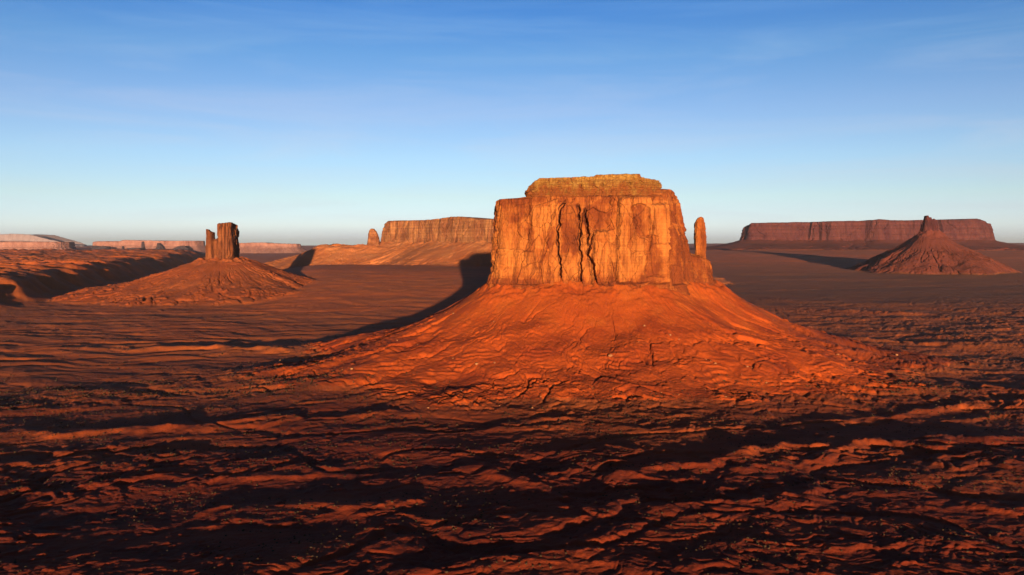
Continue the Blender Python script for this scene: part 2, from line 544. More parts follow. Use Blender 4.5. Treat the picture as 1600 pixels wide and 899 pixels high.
def soil_material(name, scrub_amt, near_red, s=1.0, red=(0.166, 0.0245, 0.002), deep=(0.116, 0.0145, 0.0015), scrub=(0.085, 0.036, 0.013)):
    m, nt, b = mat(name)
    blot = pos_noise(nt, (0.010 / s, 0.014 / s, 0.014 / s), 6, 0.6)
    c = ramp(nt, blot, [(0.36, deep), (0.52, red), (0.68, tuple(v * 1.25 for v in red))])
    if scrub_amt > 0:
        big = pos_noise(nt, (0.0016 / s, 0.0030 / s, 0.002), 5, 0.62, (3, 1, 0))
        f = ramp(nt, big, [(0.40, (0, 0, 0)), (0.58, (1, 1, 1))])
        c = mix(nt, mix(nt, scrub_amt, (0, 0, 0), f), c, scrub)
        # flat ground carries the scrub, steeper banks show bare rock
        g = N(nt, 'ShaderNodeNewGeometry')
        sx = N(nt, 'ShaderNodeSeparateXYZ')
        nt.links.new(g.outputs['Normal'], sx.inputs[0])
        fl = ramp(nt, sx.outputs[2], [(0.955, (0, 0, 0)), (0.995, (1, 1, 1))])
        c = mix(nt, mix(nt, 0.55 * scrub_amt, (0, 0, 0), fl), c, scrub)
    at_ = N(nt, 'ShaderNodeAttribute', attribute_name='tone')
    c = mix(nt, at_.outputs['Fac'], c, tuple(p * q for p, q in zip(red, (1.05, 1.32, 1.6))))
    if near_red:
        # foreground dimness is put into a darker deep red floor; tan flats beyond
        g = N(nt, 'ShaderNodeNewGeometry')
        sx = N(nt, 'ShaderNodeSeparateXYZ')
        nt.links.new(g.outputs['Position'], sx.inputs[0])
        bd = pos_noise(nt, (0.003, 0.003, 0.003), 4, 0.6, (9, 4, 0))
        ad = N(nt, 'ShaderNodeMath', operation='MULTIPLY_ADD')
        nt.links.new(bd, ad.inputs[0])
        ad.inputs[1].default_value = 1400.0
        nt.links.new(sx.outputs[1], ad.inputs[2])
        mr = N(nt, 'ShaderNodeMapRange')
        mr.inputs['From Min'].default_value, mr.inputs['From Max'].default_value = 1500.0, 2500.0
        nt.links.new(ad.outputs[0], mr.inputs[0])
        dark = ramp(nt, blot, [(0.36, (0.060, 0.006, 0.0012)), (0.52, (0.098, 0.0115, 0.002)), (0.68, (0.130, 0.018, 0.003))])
        # a sage flat on the right, beyond the big butte
        f_ = None
        for ax, lo, hi in ((1, 2700.0, 3500.0), (1, 8200.0, 6000.0), (0, 350.0, 900.0)):
            ad = N(nt, 'ShaderNodeMath', operation='MULTIPLY_ADD')
            nt.links.new(bd, ad.inputs[0])
            ad.inputs[1].default_value = 500.0
            nt.links.new(sx.outputs[ax], ad.inputs[2])
            q = N(nt, 'ShaderNodeMapRange')
            q.inputs['From Min'].default_value, q.inputs['From Max'].default_value = lo + 250, hi + 250
            nt.links.new(ad.outputs[0], q.inputs[0])
            if f_ is None:
                f_ = q.outputs[0]
            else:
                mm = N(nt, 'ShaderNodeMath', operation='MULTIPLY')
                nt.links.new(f_, mm.inputs[0])
                nt.links.new(q.outputs[0], mm.inputs[1])
                f_ = mm.outputs[0]
        mm = N(nt, 'ShaderNodeMath', operation='MULTIPLY')
        nt.links.new(f_, mm.inputs[0])
        mm.inputs[1].default_value = 0.62
        c = mix(nt, mm.outputs[0], c, (0.082, 0.033, 0.011))
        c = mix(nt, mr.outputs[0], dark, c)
    spk = pos_noise(nt, (0.30 / s, 0.30 / s, 0.30 / s), 4, 0.7)
    f = ramp(nt, spk, [(0.52, (0, 0, 0)), (0.66, (1, 1, 1))])
    c = mix(nt, mix(nt, 0.45, (0, 0, 0), f), c, tuple(v * 0.45 for v in deep))
    pale = ramp(nt, pos_noise(nt, (0.22 / s, 0.3 / s, 0.25 / s), 3, 0.6, (7, 3, 2)), [(0.70, (0, 0, 0)), (0.78, (1, 1, 1))])
    c = mix(nt, mix(nt, 0.5, (0, 0, 0), pale), c, (0.17, 0.06, 0.022))
    nt.links.new(c, b.inputs['Base Color'])
    fine = pos_noise(nt, (0.55 / s, 0.55 / s, 0.55 / s), 6, 0.65)
    bump(nt, b, [fine, blot], [0.9 * s, 2.0 * s], 0.7)
    return m


M_TALUS = soil_material('orange_talus', 0.0, False, 1.0)
M_TALUS_MITT = soil_material('orange_talus_of_mitten', 0.25, False, 1.8, red=(0.140, 0.026, 0.005), deep=(0.105, 0.018, 0.003))
M_TALUS_FAR = soil_material('dusty_talus', 0.35, False, 3.0, red=(0.250, 0.066, 0.016), deep=(0.190, 0.044, 0.011), scrub=(0.20, 0.070, 0.020))
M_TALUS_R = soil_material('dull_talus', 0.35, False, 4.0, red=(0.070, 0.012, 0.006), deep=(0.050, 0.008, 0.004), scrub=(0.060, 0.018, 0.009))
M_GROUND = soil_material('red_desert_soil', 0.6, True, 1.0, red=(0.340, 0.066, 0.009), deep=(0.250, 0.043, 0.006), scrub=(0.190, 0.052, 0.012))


# ------------------------------------------------------------------ mesh helpers
def grid_mesh(name, V, nu, nv, material, parent=None, wrap=True, tone=None, smooth=True):
    """V: (nv, nu, 3) rows of points"""
    me = bpy.data.meshes.new(name)
    verts = V.reshape(-1, 3)
    i = np.arange(nu if wrap else nu - 1)
    j = np.arange(nv - 1)
    I, J = np.meshgrid(i, j)
    I2 = (I + 1) % nu
    q = np.stack([J * nu + I, J * nu + I2, (J + 1) * nu + I2, (J + 1) * nu + I], -1).reshape(-1, 4)
    n = len(q)
    me.vertices.add(len(verts))
    me.vertices.foreach_set('co', verts.astype(np.float32).ravel())
    me.loops.add(n * 4)
    me.loops.foreach_set('vertex_index', q.astype(np.int32).ravel())
    me.polygons.add(n)
    me.polygons.foreach_set('loop_start', np.arange(0, n * 4, 4, dtype=np.int32))
    me.polygons.foreach_set('use_smooth', np.full(n, smooth))
    me.update(calc_edges=True)
    if tone is not None:
        at_ = me.attributes.new('tone', 'FLOAT', 'POINT')
        at_.data.foreach_set('value', tone.astype(np.float32).ravel())
    me.materials.append(material)
    o = bpy.data.objects.new(name, me)
    col.objects.link(o)
    if parent:
        o.parent = parent
        o.matrix_parent_inverse.identity()
        o.location = (-parent.location[0], -parent.location[1], -parent.location[2])
    return o


def thing(name, label, cat, loc, group=None):
    o = bpy.data.objects.new(name, None)
    col.objects.link(o)
    o.location = loc
    o.empty_display_size = 20
    o['label'] = label
    o['category'] = cat
    if group:
        o['group'] = group
    return o


def perimeter(outline, n, dense=None, corner=4.0):
    """n points along a closed outline with smoothed outward normals; dense(p) weights the spacing"""
    P = np.asarray(outline, float)
    a = 0.5 * np.sum(P[:, 0] * np.roll(P[:, 1], -1) - np.roll(P[:, 0], -1) * P[:, 1])
    if a < 0:
        P = P[::-1]
    Q = np.vstack([P, P[:1]])
    L = np.concatenate([[0], np.cumsum(np.hypot(*np.diff(Q, axis=0).T))])
    ss = np.linspace(0, L[-1], 8000, endpoint=False)
    X, Y = np.interp(ss, L, Q[:, 0]), np.interp(ss, L, Q[:, 1])
    wgt = np.ones(8000) if dense is None else dense(X, Y)
    cw = np.concatenate([[0], np.cumsum(wgt)])
    s = np.interp(np.linspace(0, cw[-1], n, endpoint=False), cw, np.linspace(0, L[-1], 8001))
    k = max(3, int(corner / L[-1] * 8000)) | 1
    ker = np.hanning(k + 2)[1:-1]
    ker /= ker.sum()

    def sm(v):
        vp = np.concatenate([v[-k:], v, v[:k]])
        return np.convolve(vp, ker, 'same')[k:-k]
    X, Y = sm(X), sm(Y)
    tx, ty = np.gradient(X), np.gradient(Y)
    nx, ny = ty, -tx
    l = np.hypot(nx, ny)
    nx, ny = sm(nx / l), sm(ny / l)
    l = np.hypot(nx, ny)
    f = lambda v: np.interp(s, ss, v, period=L[-1])
    return f(X), f(Y), f(nx / l), f(ny / l), s


def cliff(name, outline, zbot, ztop, nrow, ncol, material, parent, disp, batter, dense=None, corner=4.0, dome=None, edge=3.0, tone=None):
    """a rock wall round an outline, closed by its own uneven top"""
    X, Y, NX, NY, S = perimeter(outline, ncol, dense, corner)
    zt = ztop(X, Y, S) if callable(ztop) else np.full(ncol, float(ztop))
    t = np.linspace(0, 1, nrow)[:, None]
    Z = zbot + (zt[None, :] - zbot) * t
    d = disp(np.broadcast_to(S, Z.shape), np.broadcast_to(X, Z.shape), np.broadcast_to(Y, Z.shape), Z, zt[None, :])
    d = d + batter(NX[None, :], NY[None, :], Z, zt[None, :])
    # the rim is worn back
    top = zt[None, :] - Z
    d = d - edge * np.clip(1 - top / (edge * 1.2), 0, 1) ** 2
    PX, PY = X[None, :] + NX[None, :] * d, Y[None, :] + NY[None, :] * d
    rows = [np.stack([PX, PY, Z], -1)]
    cx, cy = PX[-1].mean(), PY[-1].mean()
    for k, f in enumerate((0.985, 0.96, 0.92, 0.86, 0.78, 0.66, 0.5, 0.3, 0.12, 0.01)):
        x, y = cx + (PX[-1] - cx) * f, cy + (PY[-1] - cy) * f
        zc = Z[-1] * f ** 0.5 + Z[-1].mean() * (1 - f ** 0.5)
        rise = (dome or 0) * (1 - f)
        z = zc + rise + 1.2 * fbm(x / 22, y / 22, 3, seed=13.3) * sstep(1, 0.9, f)
        rows.append(np.stack([x, y, z], -1)[None])
    V = np.concatenate(rows, 0)
    # random fresh (+) or weathered (-) patches of rock, plus the wall's own tone map
    tn = np.zeros(V.shape[:2])
    Sb, Xb, Yb = (np.broadcast_to(q, Z.shape) for q in (S, X, Y))
    c1 = max(zt.max() - zbot, 10) / 200.0
    wq = 4 * c1 * fbm(Sb / (16 * c1), Z / (16 * c1), 2, seed=9.3)
    v1, _ = cells((Sb + wq) / (34 * c1), (Z + wq) / (62 * c1), 3)
    v2, _ = cells((Sb + wq) / (13 * c1), (Z - wq) / (24 * c1), 4)
    tn[:nrow] = 0.9 * (v1 - 0.5) + 0.6 * (v2 - 0.5)
    if tone is not None:
        tn[:nrow] += tone(Sb, Xb, Yb, Z)
    return grid_mesh(name, V, ncol, V.shape[0], material, parent, tone=tn)


def wall_relief(scale=1.0, seed=0.0, flute=3.2, block=2.6, beds=0.9):
    def f(S, X, Y, Z, zt):
        s = scale
        mk = 0.25 + 1.3 * sstep(-0.35, 0.5, fbm(S / (170 * s), Z / (240 * s), 2, seed=seed + 4))
        w = 5 * s * fbm(S / (60 * s), Z / (90 * s), 2, seed=seed + 1)
        fl = -np.abs(perlin((S + w) / (24 * s) + seed, Z / (260 * s) + seed)) * 2.2
        fl2 = -np.abs(perlin((S + w) / (9.5 * s) + seed * 2, Z / (110 * s) - seed)) * 1.0
        v1, g1 = cells((S + w) / (30 * s) + seed, Z / (58 * s) + 0.4 * fbm(S / (50 * s), Z / (50 * s), 1) + seed, 1)
        v2, g2 = cells((S + w) / (11 * s) + seed, Z / (19 * s) + seed * 3, 2)
        crack = np.clip(1 - g1 / 0.05, 0, 1)
        d = s * mk * (flute * (fl + 0.8) + flute * 0.55 * (fl2 + 0.3)) - s * flute * 1.6 * np.clip(perlin(S / (150 * s) + seed, Z / (700 * s) + seed), 0, 1)
        d = d + s * block * ((v1 - 0.5) * 2.2 + (v2 - 0.5) * 0.9) - s * 2.4 * crack
        q = Z / (8.0 * s) + 0.7 * fbm(S / (140 * s), Z / (70 * s), 2, seed=seed + 6)
        d = d + s * beds * (0.7 * np.abs((q % 1) - 0.5) + 0.6 * perlin(S / (40 * s), q * 0.9 + seed))
        d = d + s * 0.55 * fbm(S / (4.0 * s), Z / (5.0 * s), 3, 0.6, seed=seed + 9)
        return d
    return f


def slope_mesh(nm, material, parent, ncol, nrow, inner=0.6, reach=None, power=1.0, dense=None, step_in=30):
    """the debris slope round a plan, laid as rings"""
    _, poly, (cx, cy), rg, s, rch = [q for q in SLOPES if q[0] == nm][0]
    reach = reach or rch
    X, Y, NX, NY, S = perimeter(poly, ncol, dense, 60.0 * s)
    t = np.linspace(0, 1, nrow)[:, None] ** power
    off = -step_in + (reach + step_in) * t
    GX, GY = X[None, :] + NX[None, :] * off, Y[None, :] + NY[None, :] * off
    H, rise = terrain(GX, GY)
    r = rise[nm]
    if nm == 'far':
        r = np.where(rise['bench'] > rise['far'], np.minimum(r, OWN[nm] - (rise['bench'] - rise['far'])), r)
    if nm == 'bench':
        r = np.where(rise['far'] >= rise['bench'], np.minimum(r, OWN[nm] - (rise['far'] - rise['bench'])), r)
    Z = H + np.where(r >= OWN[nm], 0.04, -np.clip((OWN[nm] - r) * 0.6, 0, 60))
    V = np.stack([GX, GY, Z], -1)
    # paler freshly fallen dust lies under the walls, in tongues
    tn = sstep(150 * s, 0, off + 90 * s * fbm(GX / (45 * s), GY / (45 * s), 3, seed=63)) * (0.4 + 0.6 * sstep(-0.2, 0.4, fbm(GX / (60 * s), GY / (60 * s), 2, seed=65)))
    return grid_mesh('talus_slope', V, ncol, nrow, material, parent, tone=tn)


def front_dense(lo, hi, k=4.0):
    return lambda X, Y: np.where(Y < hi, k, 1.0) * np.where(Y < lo, 1.4, 1.0)


# ------------------------------------------------------------------ ground: one sheet, finer where it is nearer
def make_ground():
    a1 = np.radians(np.linspace(-40, 40, 1500))
    a2 = np.radians(np.linspace(40, 320, 160)[1:-1])
    ang = np.concatenate([a1, a2])
    rr = [8.0]
    while rr[-1] < 460:
        rr.append(rr[-1] * 1.05 + 1)
    while rr[-1] < 90000:
        D = rr[-1]
        rr.append(D + min(max(1.05, 0.55 * D * D / 187000.0), 0.0065 * D))
    R = np.array(rr)[:, None]
    X, Y = R * np.sin(ang)[None, :], R * np.cos(ang)[None, :]
    H, rise = terrain(X, Y)
    drop = np.zeros_like(H)
    for nm in OWN:
        drop = np.maximum(drop, np.clip((rise[nm] - OWN[nm]) * 0.6, 0, 40))
    H = H - drop
    V = np.stack([X, Y, H], -1)
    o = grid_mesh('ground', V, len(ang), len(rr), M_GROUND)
    o['kind'] = 'structure'
    return o


make_ground()

# ------------------------------------------------------------------ the big butte
DF = 1550.0
PXM = DF / F


def up(px):
    return (px - 800) * PXM


def vp(py):
    return HC - (py - HOR) * PXM


CRACKS = [  # line in (px, py), half width m, depth m
    ([(884, 312), (876, 326), (873, 345), (871, 370), (872, 398), (877, 418), (876, 442)], 2.0, 26),
    ([(903, 318), (905, 345), (905, 375), (908, 400), (906, 432), (908, 462)], 1.7, 20),
    ([(913, 324), (909, 345), (906, 372)], 1.4, 12),
    ([(912, 326), (917, 352), (919, 378), (918, 396), (925, 412), (928, 432), (933, 462)], 1.9, 24),
    ([(926, 362), (921, 384), (919, 398)], 1.8, 14),
    ([(868, 328), (860, 352), (854, 378), (846, 405), (843, 432)], 1.8, 8),
    ([(826, 318), (821, 340), (823, 352)], 2.4, 4),
    ([(786, 330), (781, 352), (784, 372), (779, 432)], 2.0, 8),
    ([(1038, 318), (1033, 345), (1032, 395), (1030, 432)], 2.2, 12),
    ([(1003, 372), (1004, 400), (1003, 432)], 1.6, 5),
    ([(948, 395), (955, 410), (960, 432)], 1.5, 5),
    ([(1055, 345), (1052, 390), (1056, 430)], 2.0, 6),
]
PANELS = [  # outline in (px, py), how far it stands out
    ([(960, 445), (962, 318), (970, 306), (1012, 305), (1020, 318), (1037, 316), (1031, 445)], 13),
    ([(984, 326), (996, 318), (1010, 326), (1013, 352), (1010, 372), (996, 372), (988, 352)], -5),
    ([(1004, 372), (1012, 366), (1022, 370), (1023, 432), (1004, 432)], -4),
    ([(922, 445), (926, 366), (932, 359), (952, 360), (953, 384), (958, 445)], 10),
    ([(912, 332), (926, 325), (944, 333), (957, 327), (953, 344), (960, 357), (938, 363), (924, 357), (913, 347)], -5),
    ([(836, 322), (872, 310), (862, 352), (848, 402), (843, 445), (812, 445), (826, 380)], 6),
    ([(786, 388), (838, 394), (842, 445), (782, 445)], 4),
    ([(877, 336), (903, 330), (904, 445), (877, 445)], 3),
    ([(806, 322), (826, 316), (822, 345), (808, 362)], -3),
    ([(1036, 320), (1050, 330), (1052, 445), (1034, 445)], -7),
]
relief_main = wall_relief(1.0, 2.0, 3.0, 2.6, 1.1)


def butte_disp(S, X, Y, Z, zt):
    d = relief_main(S, X, Y, Z, zt)
    # buttresses: blocks of wall standing forward of one another
    w0 = S + 7 * fbm(Z / 60, S / 90, 3, seed=17) + 3 * fbm(S / 20, Z / 20, 2, seed=18)
    v0, _ = cells(w0 / 44 + 0.3, Z / 330 + 0 * S, 8)
    v1, _ = cells(w0 / 19 + 0.7, Z / 95 + 0 * S, 9)
    d = d + 13 * (v0 - 0.55) + 6 * (v1 - 0.5)
    # thin joints
    jn = np.abs(perlin(w0 / 13.0 + 40, Z / 160))
    d = d - 5.0 * np.clip(1 - jn / 0.045, 0, 1) * sstep(-0.1, 0.2, fbm(S / 40, Z / 60, 2, seed=19))
    fr = sstep(1640, 1600, Y)
    jx = 2.4 * fbm(X / 18, Z / 15, 3, 0.45, seed=14)
    jz = 2.0 * fbm(X / 18, Z / 18, 3, seed=15)
    U, W = X + jx, Z + jz
    for line, hw, dep in CRACKS:
        L = np.array([(up(a), vp(b)) for a, b in line])[::-1]
        u0 = np.interp(W, L[:, 1], L[:, 0])
        lo, hi = L[0, 1], L[-1, 1]
        k = sstep(lo - 3, lo + 12, W) * sstep(hi + 2, hi - 10, W)
        d = d - fr * dep * k * np.exp(-((U - u0) / (hw * (1.0 + 0.8 * fbm(Z / 22, Z * 0 + lo, 3, seed=16)).clip(0.25, 1.6))) ** 4)
    for pts, off in PANELS:
        q = [(up(a), vp(b)) for a, b in pts]
        sd = sdist(q, U, W)
        d = d + fr * off * sstep(1.4, -1.4 - 0.9 * max(off - 6, 0), sd)
    # debris apron at the foot
    d = d + 7 * np.clip((176 - Z) / 60, 0, 1) ** 1.5
    return d


TONES = [([(960, 440), (962, 318), (970, 306), (1012, 305), (1016, 320), (1034, 316), (1030, 400), (1000, 440)], 0.55),  # standing panels mostly lighter, recesses and right flank darker
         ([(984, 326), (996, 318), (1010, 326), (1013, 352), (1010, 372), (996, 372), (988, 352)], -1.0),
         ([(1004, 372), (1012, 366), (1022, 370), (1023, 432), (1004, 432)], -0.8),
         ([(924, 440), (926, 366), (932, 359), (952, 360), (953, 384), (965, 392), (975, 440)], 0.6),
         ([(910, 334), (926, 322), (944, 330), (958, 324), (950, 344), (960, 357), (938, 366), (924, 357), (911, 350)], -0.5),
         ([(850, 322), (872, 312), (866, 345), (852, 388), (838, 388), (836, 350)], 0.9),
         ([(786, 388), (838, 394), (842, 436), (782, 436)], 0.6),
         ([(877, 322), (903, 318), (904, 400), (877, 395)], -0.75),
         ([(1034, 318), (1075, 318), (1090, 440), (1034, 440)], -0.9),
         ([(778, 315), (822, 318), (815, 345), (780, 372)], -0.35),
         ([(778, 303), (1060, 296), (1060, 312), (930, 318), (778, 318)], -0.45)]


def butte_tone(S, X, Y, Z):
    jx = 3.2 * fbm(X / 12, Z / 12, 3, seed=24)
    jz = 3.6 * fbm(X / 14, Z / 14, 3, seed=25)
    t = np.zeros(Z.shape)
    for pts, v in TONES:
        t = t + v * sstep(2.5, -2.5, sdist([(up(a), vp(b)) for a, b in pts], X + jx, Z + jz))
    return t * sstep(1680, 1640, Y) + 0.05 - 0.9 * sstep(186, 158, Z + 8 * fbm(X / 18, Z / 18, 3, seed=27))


def butte_batter(nx, ny, Z, zt):
    q = np.clip((zt - Z) / 175.0, 0, 1.3)
    return q * (7 + 22 * np.maximum(nx, 0) ** 2 + 4 * np.maximum(-nx, 0)) + 9 * np.maximum(nx, 0) * sstep(0.25, 0.6, q)


def butte_top(X, Y, S):
    z = 318 + 15 * sstep(274, 300, X) - 22 * sstep(302, 336, X) - 4 * sstep(60, 0, X)
    return z + 1.6 * fbm(S / 16, S * 0 + 3, 3, seed=4)


def front_w(X, Y):
    return np.where(Y < 1640, 5.0, 1.0)


butte = thing('sandstone_butte', 'large flat topped orange butte with deep cracks standing on a broad talus cone', 'butte', (165, 1680, 0))
cliff('cliff', BUTTE, 112, butte_top, 300, 1150, M_CLIFF, butte, butte_disp, butte_batter, front_w, corner=14, dome=12, edge=3, tone=butte_tone)

# caprock: thin beds, stepped
CAPL = [(at(823, 1600), 1640), (at(822, 1600), 1596), (at(838, 1590), 1580), (at(880, 1572), 1570), (at(925, 1570), 1566), (at(965, 1565), 1562),
        (at(1005, 1575), 1572), (at(1028, 1590), 1590), (at(1033, 1610), 1612), (at(1030, 1660), 1660), (270, 1760), (150, 1790), (60, 1760)]


def cap_top(X, Y, S):
    px = 800 + F * X / Y
    y = np.interp(px, [822, 826, 834, 842, 880, 926, 930, 960, 998, 1001, 1012, 1030, 1034],
                  [300, 291, 284, 279.5, 279, 278, 275.5, 274.5, 273.5, 279, 280, 282, 290])
    return zat(y, 1585) + 0.8 * fbm(S / 9, S * 0 + 5, 3, seed=6)


def cap_disp(S, X, Y, Z, zt):
    q = Z / 4.6 + 0.35 * fbm(S / 60, Z / 30, 2, seed=33)
    fl = np.floor(q)
    bedv = _R[(fl.astype(np.int64) * 37 + 11) & 4095]
    d = (bedv - 0.5) * 3.6 + 1.0 * np.abs((q % 1) - 0.5)
    v, g = cells(S / 15 + 0.5 * perlin(S / 20, Z / 9), Z / 9.2, 5)
    d = d + (v - 0.5) * 4.2 - 2.2 * np.clip(1 - g / 0.08, 0, 1)
    d = d + 1.1 * fbm(S / 5, Z / 3.5, 3, 0.6, seed=44) - 3.5 * np.abs(perlin(S / 30 + 3, Z / 60)) * 1.6
    for px, py, r in ((906, 291, 3.2), (940, 290, 3.4), (983, 288, 2.2), (884, 300, 2.0)):
        u, v_ = at(px, 1570), zat(py, 1570)
        d = d - 7 * np.exp(-(((X - u) / r) ** 2 + ((Z - v_) / (r * 1.1)) ** 2)) * (Y < 1650)
    return d


def cap_batter(nx, ny, Z, zt):
    q = np.clip((zt - Z) / 44.0, 0, 1.4)
    return 4 * sstep(0.22, 0.36, q) + 12 * np.clip(q - 0.55, 0, 1) ** 1.1


cliff('caprock', CAPL, 306, cap_top, 90, 900, M_CAP, butte, cap_disp, cap_batter, front_w, corner=10, dome=2, edge=1.5,
      tone=lambda S, X, Y, Z: np.interp(Z + 3 * fbm(X / 20, Z / 6, 3, seed=71), [318, 330, 340, 352], [-1.2, -0.8, -0.1, 0.5]))

# lower shoulder under the spire
relief_led = wall_relief(0.55, 8.0, 5.0, 4.6, 2.0)


def ledge_top(X, Y, S):
    z = np.interp(X, [300, 340, 352, 366, 380, 392, 402], [232, 226, 212, 204, 203, 200, 192])
    return z + 5.0 * fbm(S / 14, S * 0, 3, seed=12)


cliff('shoulder', LEDGE, 110, ledge_top, 130, 520, M_CLIFF, butte, relief_led,
      lambda nx, ny, Z, zt: np.clip((zt - Z) / 60, 0, 1.6) ** 1.3 * 15, None, corner=16, dome=2, edge=5, tone=lambda S, X, Y, Z: -0.9 + 0 * Z)
slope_mesh('main', M_TALUS, butte, 1500, 430, reach=560, power=1.0, dense=lambda X, Y: np.where(Y < 1640, 2.6, 1.0))

# spire
spire = thing('rock_spire', 'slender orange rock spire standing apart at the right end of the big butte', 'rock spire', (375, 1668, 200))


def spire_build():
    n, m = 160, 150
    th = np.linspace(0, 2 * np.pi, n, endpoint=False)[None, :]
    t = np.linspace(0, 1, m)[:, None]
    z0, z1 = 188.0, zat(339, 1660)
    Z = z0 + (z1 - z0) * t + 0 * th
    py = HOR - (Z - HC) / 1660 * F
    lx = np.interp(-py, [-412, -402, -394, -384, -370, -350, -345, -341, -339], [1083, 1086.5, 1088, 1087, 1085.6, 1086.2, 1088.5, 1091, 1094.5])
    rx = np.interp(-py, [-412, -402, -394, -384, -370, -350, -345, -341, -339], [1107, 1103.5, 1103, 1104.2, 1104.6, 1101.5, 1100.2, 1099.4, 1097])
    c, hw = at((lx + rx) / 2, 1660), np.maximum((rx - lx) / 2 / F * 1660, 0.3)
    sq = 1 / (np.abs(np.cos(th)) ** 3.2 + np.abs(np.sin(th)) ** 3.2) ** (1 / 3.2)
    d = 1.3 * (cells(th * 2.2 + 0 * Z, Z / 13, 7)[0] - 0.5) * 2 - 1.2 * np.abs(perlin(th * 2.3 + 5, Z / 60)) + 0.6 * fbm(th * 3, Z / 4, 3, seed=8)
    d = d * np.clip(hw / 7, 0, 1)
    X = c + (hw * sq + d) * np.cos(th)
    Y = 1668 + (hw * 0.85 * sq + d) * np.sin(th)
    V = np.stack([X, Y, Z], -1)
    grid_mesh('shaft', V, n, m, M_CLIFF, spire)


spire_build()

# ------------------------------------------------------------------ the mitten butte on the left
mitten = thing('sandstone_butte', 'brown mitten shaped butte with a thin thumb of rock on a low red cone', 'butte', (-1290, 3740, 0))
DM = 3680.0
TOWER = [(at(336.5, DM), 3750), (at(336, DM), 3700), (at(340, DM), 3674), (at(352, DM), 3664), (at(362, DM), 3660), (at(364, DM), 3668),
         (at(372.5, 3800), 3800), (at(368, 3840), 3840), (at(345, 3815), 3815)]
THUMB = [(at(319.5, DM), 3745), (at(319, DM), 3712), (at(322, DM), 3700), (at(327, DM), 3700), (at(329.5, DM), 3715), (at(329, DM), 3745)]
SADDLE = [(at(326, DM), 3750), (at(326, DM), 3722), (at(333, DM), 3714), (at(341, DM), 3716), (at(341, DM), 3755)]
relief_mit0 = wall_relief(0.9, 5.0, 7.0, 4.0, 0.8)


def relief_mit(S, X, Y, Z, zt):
    d = relief_mit0(S, X, Y, Z, zt)
    px = 800 + F * X / Y + 0.5 * fbm(Z / 30, Z * 0 + 2, 2, seed=6)
    for p, wd, dep in ((345.5, 0.8, 9), (351.0, 0.9, 15), (356.5, 0.7, 12), (360.0, 0.6, 8)):
        d = d - (Y < 3715) * dep * np.exp(-((px - p) / wd) ** 4)
    return d




def tower_top(X, Y, S):
    px = 800 + F * X / Y
    y = np.interp(px, [334, 337, 342, 352, 366, 369, 371], [353, 351, 349.5, 348.5, 348, 350, 356])
    return zat(y, DM) + 2 * fbm(S / 12, S * 0, 3, seed=2)


def thumb_top(X, Y, S):
    px = 800 + F * X / Y
    y = np.interp(px, [319, 321, 323, 326, 328, 330], [361, 359.5, 358, 358.5, 361, 363])
    return zat(y, DM)


cliff('tower', TOWER, 140, tower_top, 170, 640, M_MITT, mitten, relief_mit,
      lambda nx, ny, Z, zt: np.clip((zt - Z) / 150, 0, 1.2) * 5, lambda X, Y: np.where(Y < 3750, 3.0, 1.0), corner=10, dome=3)
cliff('thumb', THUMB, 140, thumb_top, 130, 260, M_MITT, mitten, wall_relief(0.4, 3.0, 3.0, 2.6, 1.0),
      lambda nx, ny, Z, zt: np.clip((zt - Z) / 120, 0, 1.2) ** 2 * 5, None, corner=8, dome=2, edge=1.5)
cliff('saddle', SADDLE, 140, lambda X, Y, S: zat(np.interp(800 + F * X / Y, [326, 331, 334, 338, 342], [370, 374, 377, 374, 371]), DM) + 2 * fbm(S / 7, S * 0, 2, seed=4),
      80, 240, M_MITT, mitten, wall_relief(0.5, 9.0, 4.0, 3.4, 1.0), lambda nx, ny, Z, zt: np.clip((zt - Z) / 60, 0, 1.2) * 5, None, corner=8, dome=1, edge=2)
slope_mesh('mitt', M_TALUS_MITT, mitten, 900, 330, reach=1000, dense=lambda X, Y: np.where(Y < 3740, 2.0, 1.0))

# ------------------------------------------------------------------ the far mesa behind, middle
fmesa = thing('rock_mesa', 'long orange mesa in the middle distance, partly hidden behind the large butte', 'mesa', (-250, 6100, 0))


def fm_top(X, Y, S):
    px = 800 + F * X / Y
    y = np.interp(px, [598, 602, 606, 640, 668, 690, 700, 722, 735, 745, 775, 940], [357, 350, 345.5, 345, 344, 341.5, 339.5, 338.5, 341, 343, 343, 344])
    return HC - (y - HOR) / F * Y + 3 * fbm(S / 60, S * 0, 3, seed=3)


# the top's height follows the front rim only
def fm_top_safe(X, Y, S):
    z = fm_top(X, Y, S)
    return np.where(Y > 6400, np.minimum(z, 400), z)


cliff('cliff', FARMESA, 215, fm_top_safe, 110, 1100, M_FAR, fmesa, wall_relief(2.6, 4.0, 3.6, 2.4, 1.0),
      lambda nx, ny, Z, zt: np.clip((zt - Z) / 150, 0, 1.2) * 16, lambda X, Y: np.where(Y < 6400, 4.0, 1.0), corner=40, dome=4, edge=6)
KNOB = [(at(575, 6200), 6230), (at(577, 6200), 6205), (at(584, 6200), 6200), (at(591, 6200), 6210), (at(592, 6200), 6250), (at(582, 6200), 6280)]


def knob_top(X, Y, S):
    px = 800 + F * X / 6210
    return zat(np.interp(px, [574, 577, 580, 584, 588, 592], [369, 361, 357.5, 357.5, 362, 370]), 6210)


